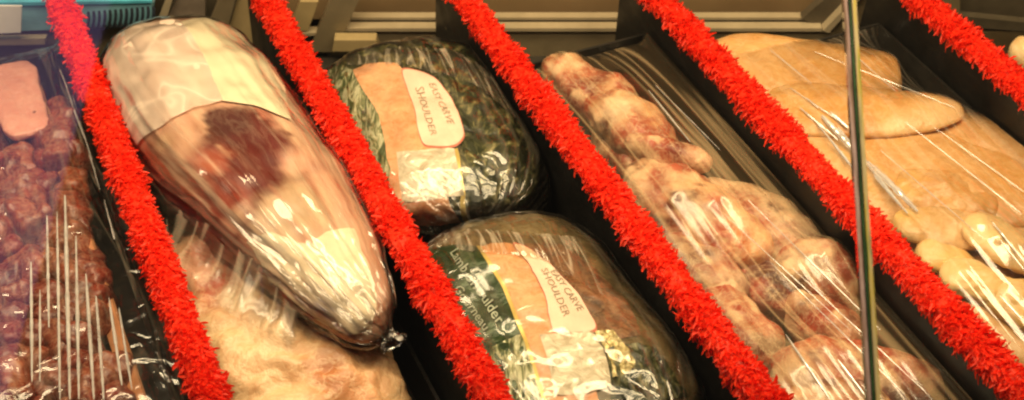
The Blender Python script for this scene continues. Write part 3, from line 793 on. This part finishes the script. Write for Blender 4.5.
text_on(P1, 'SHOULDER', 10, (416,90), (432,138), (423,89), .0030, M_ink, p1, .004)
text_on(P1, 'EASY CARVE', 10, (428,86), (447,126), (435,86), .0030, M_ink, p1, .004)
wrapmesh(P1, p1, .0032, 1, M_pw)
# front pack
P2 = Loft(pack_rows((468,246), (634,486), .052, .202, .114, 4.4), expo=.86, amp=.004, nscale=20, amp2=.001, seed=5, floor=.006)
P2.ulim = (UDIV[1]+.007, UDIV[2]-.008)
p2 = thing('wrapped_meat_pack', at(545,330,.005), 'green foil meat pack nearer the customer, with Shoulder lettering on its green band', 'meat pack', 'green foil meat packs')
bodymesh(P2, 'wrapper', M_side, p2)
patch('foil_band', P2, [(490,405),(510,405),(530,405),(545,403)], [(545,403),(528,350),(505,290),(478,247)], [(420,255),(438,248),(458,245),(478,247)], [(490,405),(468,355),(444,300),(420,255)], .0010, M_band, p2, nu=40, nv=60)
patch('foil_crinkle', P2, [(500,408),(515,408),(528,408),(542,406)], [(542,406),(538,380),(531,358),(522,335)], [(482,352),(496,346),(508,340),(522,335)], [(500,408),(494,390),(488,370),(482,352)], .0016, M_green, p2, nu=30, nv=30, wob=.002)
patch('gold_line', P2, [(544,402),(546,402),(548,402)], [(548,402),(530,345),(507,288),(481,247)], [(477,247),(479,247),(481,247)], [(544,402),(526,345),(503,288),(477,247)], .0019, M_gold, p2, nu=3, nv=50)
patch('window', P2, [(548,408),(565,408),(585,408),(600,406)], [(600,406),(585,350),(558,290),(515,246)], [(481,247),(492,244),(504,244),(515,246)], [(548,408),(530,345),(507,288),(481,247)], .0013, M_window, p2, nu=40, nv=60)
patch('red_side', P2, [(604,345),(618,340),(628,338),(640,336)], [(640,336),(620,295),(590,265),(560,245)], [(515,246),(530,244),(545,244),(560,245)], [(604,345),(588,310),(558,275),(515,246)], .0008, M_sideR, p2, nu=30, nv=40)
ov = [(514,247),(530,252),(548,265),(566,284),(583,306),(594,326),(590,333),(574,334),(556,334),(550,318),(543,294),(530,268)]
oval_patch('label_rim', P2, ov, .0019, M_rim, p2, 1.05); oval_patch('oval_label', P2, ov, .0024, M_oval, p2)
patch('square_label', P2, [(556,396),(572,396),(590,394),(610,388)], [(610,388),(608,370),(602,350),(592,334)], [(540,336),(558,335),(575,334),(592,334)], [(556,396),(552,375),(547,355),(540,336)], .0022, M_sq, p2, wob=.0012)
patch('foil_crinkle', P2, [(612,380),(620,378),(628,374),(634,366)], [(634,366),(630,355),(622,345),(612,334)], [(594,334),(600,332),(606,332),(612,334)], [(612,380),(610,365),(603,348),(594,334)], .0022, foil_mat('gold_foil', [(.3,(.2,.14,.04)),(.5,(.5,.4,.17)),(.7,(.8,.7,.42))], 130, .22, .9, .5), p2, nu=20, nv=20, wob=.002)
text_on(P2, 'Lamb Shoulder', 10, (452,254), (500,327), (460,249), .0028, M_pale_ink, p2, .010)
text_on(P2, 'Gourneau', 10, (456,290), (486,332), (463,285), .0028, M_pale_ink, p2, .010)
text_on(P2, 'SHOULDER', 10, (540,272), (563,320), (546,270), .0030, M_ink, p2, .004)
text_on(P2, 'EASY CARVE', 10, (549,274), (577,314), (555,272), .0030, M_ink, p2, .004)
wrapmesh(P2, p2, .0032, 5, M_pw)
patch('mottled_wrapper', P2, [(610,402),(640,402),(665,402),(686,398)], [(686,398),(676,380),(666,365),(654,350)], [(606,350),(622,346),(638,344),(654,350)], [(610,402),(610,385),(608,366),(606,350)], .0016, M_greend, p2, nu=20, nv=20, wob=.002)
# loose film ends of the packs
def surf(S, px, py, up=.004):
    t, th = S.hit(px, py); return S.raw(t, th, up)
skirt('loose_film', [surf(P2,405,228), surf(P2,470,232), surf(P2,525,236), surf(P2,575,240)], [surf(P2,420,252), surf(P2,480,254), surf(P2,540,262), surf(P2,600,300)], p2, M_pw2, seed=8, amp=.002, sag=-.003)
skirt('loose_film', [surf(P1,345,52), surf(P1,400,50), surf(P1,450,52), surf(P1,490,70)], [surf(P1,350,66), surf(P1,405,68), surf(P1,470,85), surf(P1,512,120)], p1, M_pw2, seed=9, amp=.002, sag=-.003)

# ------------------------------------------------------------------ cling film over the open trays
rnd = random.Random(11)
def film_thing(label, objs, i, mat, lines, rims, v1off=.003, **kw):
    lo, hi = chan(i); ve = min(v_end(lo, YT.get(i)), v_end(hi, YT.get(i))) - v1off
    V, Fc, U, tree = membrane(objs, lo+.002, hi-.002, V_FRONT+.01, ve, *rims, **kw)
    root = thing('cling_film', xyz((lo+hi)/2, (V_FRONT+ve)/2, rims[1]), label, 'film', 'cling film over the trays')
    mesh_obj('sheet', V, Fc, mat, root, U)
    for ln in lines:
        pv, pf = pleats(tree, [ln], rnd)
        if pf: mesh_obj('streak_fold', pv, pf, M_fold, root)
    return root
M_f0 = film_mat('cling_film_a', .02, (60, 6), .6, .9, .13, cross=36, soft=.8)
M_f3 = film_mat('cling_film_b', .11, (62, 1.6), .8, .95, .17, soft=.3, vcol=(.72,.52,.29), tint=(.95,.92,.86))  # brown veil colour stands in for warm reflections along the pleats
M_f4 = film_mat('cling_film_c', .045, (55, 2.2), .7, 1.15, .12, soft=.4, tint=(1,.98,.94))
film_thing('cling film with upright white streaks over the diced red meat', t0, 0, M_f0,
    [((31,262),(32,382),.0026), ((40,290),(40,382),.0018), ((47,216),(49,328),.0026), ((57,212),(60,400),.0024), ((65,196),(70,400),.0034), ((76,236),(79,400),.0028), ((86,274),(94,400),.0028), ((96,296),(104,400),.0026), ((109,298),(122,386),.0026), ((119,308),(132,390),.0022)],
    (.085,.093,.08,None), wr=.0008, wr_dir=.15, seed=1)
film_thing('cling film stretched in long slanting pleats over the bony lamb pieces', t3, 3, M_f3,
    [((786,335),(830,400),.0022), ((838,360),(868,400),.0020), ((770,262),(905,395),.0010), ((792,268),(925,392),.0009), ((725,215),(850,330),.0008), ((648,90),(690,142),.0012), ((655,85),(720,150),.0008), ((748,200),(880,330),.0009)],
    (.075,.088,.075,None), wr=.0016, wr_dir=-.05, seed=2, iters=700)
film_thing('clear cling film with bright slanting streaks over the chicken fillets', t4, 4, M_f4,
    [((822,116),(866,164),.0055), ((816,122),(866,185),.0026), ((838,128),(900,205),.0034), ((830,112),(848,128),.0032), ((868,162),(918,212),.0055), ((874,176),(908,214),.0026), ((800,108),(838,140),.0018), ((905,122),(1022,214),.0009), ((935,128),(1024,192),.0008), ((880,150),(985,240),.0008), ((842,44),(896,92),.0010), ((815,52),(955,108),.0009), ((770,50),(812,84),.0009), ((790,88),(850,128),.0012), ((806,98),(818,108),.0016), ((992,222),(1024,262),.0016), ((1000,240),(1024,270),.0012), ((1000,296),(1022,320),.0014)],
    (.08,.05,.075,None), wr=.0005, wr_dir=-.1, seed=3)
# bunched film hanging down between the leftmost tray and the first divider
lo, hi = chan(0)
V = []; U = []; nA = 130; nB = 12
for i in range(nA+1):
    v = V_FRONT + (v_end(hi)-.03-V_FRONT)*i/nA
    for j in range(nB+1):
        f = j/nB
        n1 = noise.noise(Vector((v*30, f*6, 1))); n2 = noise.noise(Vector((v*80, f*12, 6)))
        V.append(xyz(hi-.019 + f*.014 + .002*n1, v, .097 + .006*math.sin(f*5) - .03*f + .003*n1 + .0016*n2)); U.append((f*.02, v))
k = nB+1; Fc = [(i*k+j, i*k+j+1, (i+1)*k+j+1, (i+1)*k+j) for i in range(nA) for j in range(nB)]
fe = thing('film_edge', xyz(hi-.012, V_FRONT+.25, .08), 'bunched shiny film edge running along the black side of the first divider', 'film')
mesh_obj('sheet', V, Fc, film_mat('bunched_film', .04, (160, 9), 1.0, 1.3, .1), fe, U)
ft_ = BVHTree.FromPolygons(V, Fc)
for ln in [((60,70),(92,160),.0022), ((72,95),(100,190),.0014), ((95,195),(118,262),.0024), ((104,200),(126,280),.0016), ((118,262),(135,330),.0028), ((126,290),(150,385),.0022), ((131,320),(142,352),.003)]:
    pv, pf = pleats(ft_, [ln], rnd)
    if pf: mesh_obj('streak_fold', pv, pf, M_fold, fe)

# ------------------------------------------------------------------ back of the case
YB = Y_END + .03
def bx(mb, p, q, Y0, depth, bevel=0):
    """upright bar: polygon of seen places on the plane Y0, given real depth behind it"""
    mb.prism([atY(x, y, Y0) for x, y in p], Vector((0, depth, 0)))
fr = thing('back_frame', Vector((0, YB, 0)), 'tan metal sliding door frame running along the back of the case', 'door frame')
mb = MB(); bx(mb, [(335,33),(835,33),(835,110),(320,110)], None, YB, .012); mb.build('bottom_rail', M_steel, fr)
mb = MB(); bx(mb, [(338,28.3),(822,28.3),(822,31.5),(336,31.5)], None, YB-.004, .012); mb.build('rail_lip', M_bright, fr)
mb = MB(); bx(mb, [(352,17.5),(805,17.5),(805,20.2),(350,20.2)], None, YB+.012, .01); mb.build('rail_lip', M_bright, fr)
mb = MB(); bx(mb, [(340,20.5),(812,20.5),(818,29),(340,29)], None, YB+.018, .01); mb.build('track', M_brown, fr)
mb = MB(); bx(mb, [(262,-60),(900,-60),(900,19),(262,19)], None, YB+.035, .01); mb.build('door_panel', M_brown, fr)
mb = MB(); bx(mb, [(802,19),(842,-16),(862,-16),(823,30)], None, YB+.006, .012); mb.build('corner_strip', M_dark, fr)
mb = MB(); bx(mb, [(823,31),(866,-14),(872,-14),(829,33)], None, YB-.006, .012); mb.build('rail_lip', M_bright, fr)
mb = MB(); bx(mb, [(831,33),(874,-14),(960,-14),(960,120),(831,120)], None, YB+.001, .012); mb.build('side_panel', plain('grey_brown_panel', (.15,.115,.06), .4, var=.15), fr)
mb = MB(); bx(mb, [(870,20),(900,10),(1060,26),(1060,34)], None, YB-.002, .01); bx(mb, [(880,-30),(1080,-30),(1080,30),(880,24)], None, YB+.016, .006); mb.build('side_track', M_dark, fr)
mb = MB(); bx(mb, [(905,34),(1080,30),(1080,130),(905,130)], None, YB-.001, .01); mb.build('bottom_rail', plain('dull_rail', (.08,.055,.025), .45), fr)
mb = MB(); bx(mb, [(308,52),(336,-12),(364,-12),(336,52)], None, YB-.006, .014); mb.build('slanted_post', M_steel, fr)
mb = MB(); bx(mb, [(245,36),(310,34),(326,52),(326,110),(245,110)], None, YB+.002, .012); mb.build('bottom_rail', M_dark, fr)
mb = MB(); bx(mb, [(288,31),(300,2),(318,2),(308,31)], None, YB-.004, .012); mb.build('bracket', M_stub, fr)
mb = MB(); bx(mb, [(286,34),(330,32),(328,35),(286,37)], None, YB-.005, .012); mb.build('rail_lip', M_bright, fr)
o = MB(); bx(o, [(334,40),(376,40),(380,52),(332,52)], None, YB-.022, .014)
o = o.build('price_clip', M_stub, bevel=.001); tag(o, 'small tan plastic clip resting on the back rail above the rear foil pack', 'clip')
# left part of the back: sliding door stiles
st = thing('door_stile', atY(200, 20, YB), 'slanting grey door stiles behind the top of the wrapped leg', 'door frame')
mb = MB(); bx(mb, [(205,34),(222,-10),(238,-10),(226,34)], None, YB-.004, .012); mb.build('stile', M_steel, st)
mb = MB(); bx(mb, [(160,30),(182,-10),(205,-10),(205,60),(160,60)], None, YB+.006, .012); mb.build('stile', plain('purplish_grey', (.17,.135,.10), .4), st)
mb = MB(); bx(mb, [(226,38),(240,-10),(262,-10),(252,60),(226,60)], None, YB+.001, .012); mb.build('stile', M_stub, st)
mb = MB(); bx(mb, [(150,40),(170,-12),(176,-12),(160,40)], None, YB-.001, .010); mb.build('rail_lip', M_bright, st)
mb = MB(); bx(mb, [(140,-30),(275,-30),(275,90),(140,90)], None, YB+.03, .01); mb.build('backing', M_dark, st)
# teal box with its black spring
tb = thing('teal_carton', atY(80, 22, YB-.005), 'turquoise carton behind the first red fringe with a row of dark ribs', 'carton')
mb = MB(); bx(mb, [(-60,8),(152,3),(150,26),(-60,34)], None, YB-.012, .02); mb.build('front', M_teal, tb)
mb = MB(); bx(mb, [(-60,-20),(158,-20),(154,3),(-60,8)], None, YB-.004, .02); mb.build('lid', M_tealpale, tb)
mb = MB(); bx(mb, [(-60,3.5),(152,0.5),(152,3),(-60,7.5)], None, YB-.014, .006); mb.build('edge_strip', plain('bright_teal', (.07,.36,.48), .35), tb)
mb = MB(); bx(mb, [(-60,34),(150,24),(150,80),(-60,80)], None, YB-.002, .01); mb.build('base', M_steel, tb)
for k in range(13):
    x = 86 + k*5.4; c = atY(x, 17-(k*.45), YB-.014)
    V = []; Fc = []; n = 14; m = 6
    for i in range(n+1):
        a = math.pi*(.15+1.0*i/n); cc = c + Vector((.004*math.cos(a), -.003, .0125*math.cos(a*1.0+.2)-.001)) + Vector((.004*math.sin(a)*.8,-.004*math.sin(a),0))
        for j in range(m):
            b = 2*math.pi*j/m; V.append(cc + Vector((math.cos(b)*.0017, 0, math.sin(b)*.0017*.3)) + Vector((0, math.sin(b)*.0017, 0)))
    Fc = [(i*m+j, i*m+(j+1)%m, (i+1)*m+(j+1)%m, (i+1)*m+j) for i in range(n) for j in range(m)]
    mesh_obj('rib', V, Fc, M_wire, tb)
# white card at the far left
o = MB(); bx(o, [(-60,5),(22,6),(21,33),(-60,36)], None, YB-.03, .002); o = o.build('price_card', M_card, bevel=.0006)
tag(o, 'white price card at the top left corner', 'card')
o = MB(); bx(o, [(-60,40),(46,38),(45,45),(-60,47)], None, YB-.022, .008); o = o.build('card_rail', M_bright, bevel=.001)
tag(o, 'pale rail under the white price card at the top left', 'rail')
# wall behind everything
mb = MB(); mb.prism([Vector((-1.2, YB+.06, -.02)), Vector((1.4, YB+.06, -.02)), Vector((1.4, YB+.06, .5)), Vector((-1.2, YB+.06, .5))], Vector((0,.02,0)))
o = mb.build('back_wall', M_dark); o['kind'] = 'structure'

# ------------------------------------------------------------------ front glass: two panes and the joint
PD = .84
gdir = (UPV*5800 + FWD*1500).normalized()
gq = CAM + ray(860, 200)*(PD/ray(860,200).dot(FWD))
gn = RGT.cross(gdir).normalized()
if gn.dot(CAM - gq) < 0: gn = -gn
def glass_mat():
    m, nt, out = new_mat('pane_glass')
    tr = N(nt, 'ShaderNodeBsdfTransparent'); tr.inputs[0].default_value = (.985,.99,.98,1)
    gl = N(nt, 'ShaderNodeBsdfGlossy'); gl.inputs['Roughness'].default_value = .02
    fr_ = N(nt, 'ShaderNodeFresnel'); fr_.inputs[0].default_value = 1.45
    tc = N(nt, 'ShaderNodeTexCoord'); n = noise_tex(nt, tc.outputs['Object'], 9, 2)
    f = math_n(nt, 'MULTIPLY', fr_.outputs[0], ramp(nt, n, [(.2,(.95,)*3),(.8,(1,1,1))]))
    mx = N(nt, 'ShaderNodeMixShader'); L(nt, f, mx.inputs[0]); L(nt, tr.outputs[0], mx.inputs[1]); L(nt, gl.outputs[0], mx.inputs[2])
    L(nt, mx.outputs[0], out.inputs[0]); return m
M_glass = glass_mat()
def edge_mat(name, stops, scale):
    m, nt, out = new_mat(name); p = N(nt, 'ShaderNodeBsdfPrincipled'); tc = N(nt, 'ShaderNodeTexCoord')
    n = noise_tex(nt, mapping(nt, tc.outputs['Object'], (260, scale, scale)), 1, 3)
    L(nt, ramp(nt, n, stops), p.inputs['Base Color']); p.inputs['Roughness'].default_value = .12; p.inputs['Metallic'].default_value = .2
    L(nt, p.outputs[0], out.inputs[0]); return m
M_gedge1 = edge_mat('glass_edge_gold', [(.34,(.10,.22,.06)),(.44,(.42,.34,.06)),(.54,(.46,.38,.22)),(.66,(.18,.2,.08))], 16)
M_gedge2 = edge_mat('glass_edge_lilac', [(.34,(.10,.07,.05)),(.46,(.26,.17,.14)),(.56,(.40,.30,.30)),(.66,(.12,.08,.05))], 18)
M_gap = plain('dark_joint', (.012,.012,.010), .25, bmp=.05)
M_green_edge = plain('glass_edge_green', (.05,.12,.05), .15, metal=.3, var=.5, scale=30)
GL = thing('front_glass', gq - gdir*.22, 'clear front glass of the case with a dark upright joint between two panes', 'glass')
hw = .0037; S0 = -.22; S1 = .2
def pane(x0, x1, label):
    mb = MB(); mb.prism([gq + RGT*x0 + gdir*S0, gq + RGT*x1 + gdir*S0, gq + RGT*x1 + gdir*S1, gq + RGT*x0 + gdir*S1], gn*.004)
    return mb.build('glass_pane', M_glass, GL)
r1 = pane(-.75, -hw-.0002, 'clear front glass pane left of the dark upright joint, with a lilac reflection')
r2 = pane(hw+.0002, .45, 'clear front glass pane right of the dark upright joint')
def strip(x0, x1, z0, z1, name, mat, parent):
    mb = MB(); mb.prism([gq + RGT*x0 + gdir*S0 + gn*z0, gq + RGT*x1 + gdir*S0 + gn*z0, gq + RGT*x1 + gdir*S1 + gn*z0, gq + RGT*x0 + gdir*S1 + gn*z0], gn*(z1-z0))
    return mb.build(name, mat, parent)
strip(-hw, -hw+.0022, -.0004, .0046, 'polished_edge', M_gedge2, r1)
strip(hw-.0024, hw, -.0004, .0046, 'polished_edge', M_gedge1, r2)
strip(-hw+.0023, hw-.0025, .0002, .0040, 'sealant', M_gap, GL)
strip(-.0004, .0002, .0041, .0046, 'bead', M_green_edge, GL)

# ------------------------------------------------------------------ light
def area(name, loc, target, sx, sy, power, col, spread=math.pi):
    l = bpy.data.lights.new(name, 'AREA'); l.shape = 'RECTANGLE'; l.size = sx; l.size_y = sy; l.energy = power; l.color = col
    o = bpy.data.objects.new(name, l); C.objects.link(o); o.location = loc
    o.rotation_euler = (Vector(target)-Vector(loc)).to_track_quat('-Z', 'Y').to_euler(); return o
area('canopy_tube', (.0, -.14, .90), (.0, -.10, .05), 1.5, .2, 12.5, (1, .77, .46))
area('canopy_tube', (.0, .16, .88), (.0, .14, .05), 1.5, .16, 15, (1, .77, .46))
# daylit shop front whose reflection the left pane shows
def virt(px, py, D):
    r = ray(px, py); return CAM + r*(D/r.dot(FWD))
def mirror(p): return p - gn*(2*(p-gq).dot(gn))
a = virt(131, -70, 2.0); b = virt(-8, 450, 2.0); ev = (a-b); up_ = ev.normalized(); lf = (-RGT - up_*(-RGT).dot(up_)).normalized()
cen = (a+b)/2 + lf*.25
m_c = mirror(cen); m_up = mirror(cen+up_)-m_c; m_lf = mirror(cen+lf)-m_c
nrm = m_up.cross(m_lf).normalized()
toward = (gq - m_c)
z_ax = -nrm if nrm.dot(toward) > 0 else nrm      # lamp shines along -z
y_ax = m_up.normalized(); x_ax = y_ax.cross(z_ax).normalized()
l = bpy.data.lights.new('shop_window', 'AREA'); l.shape = 'RECTANGLE'; l.size = .5; l.size_y = ev.length; l.energy = 1.0; l.color = (.66, .46, 1.0)
o = bpy.data.objects.new('shop_window', l); C.objects.link(o)
o.matrix_world = Matrix(((x_ax.x,y_ax.x,z_ax.x,m_c.x),(x_ax.y,y_ax.y,z_ax.y,m_c.y),(x_ax.z,y_ax.z,z_ax.z,m_c.z),(0,0,0,1)))

w = bpy.data.worlds.new('World'); bpy.context.scene.world = w; w.use_nodes = True
bg = w.node_tree.nodes['Background']; bg.inputs[0].default_value = (1, .82, .6, 1); bg.inputs[1].default_value = .05

# ------------------------------------------------------------------ camera
cd = bpy.data.cameras.new('camera'); co = bpy.data.objects.new('camera', cd); C.objects.link(co)
co.location = CAM; co.rotation_euler = (math.pi/2 - PITCH, 0, 0)
cd.sensor_fit = 'HORIZONTAL'; cd.sensor_width = 36; cd.lens = F/W*36; cd.clip_start = .01; cd.clip_end = 50
cd.dof.use_dof = True; cd.dof.focus_distance = 1.2; cd.dof.aperture_fstop = 10.5
s = bpy.context.scene; s.camera = co
s.view_settings.view_transform = 'Standard'; s.view_settings.look = 'None'; s.view_settings.exposure = 0; s.view_settings.gamma = 1
s.cycles.transparent_max_bounces = 32; s.cycles.max_bounces = 10
s.cycles.caustics_reflective = False
s.cycles.filter_width = 2.2
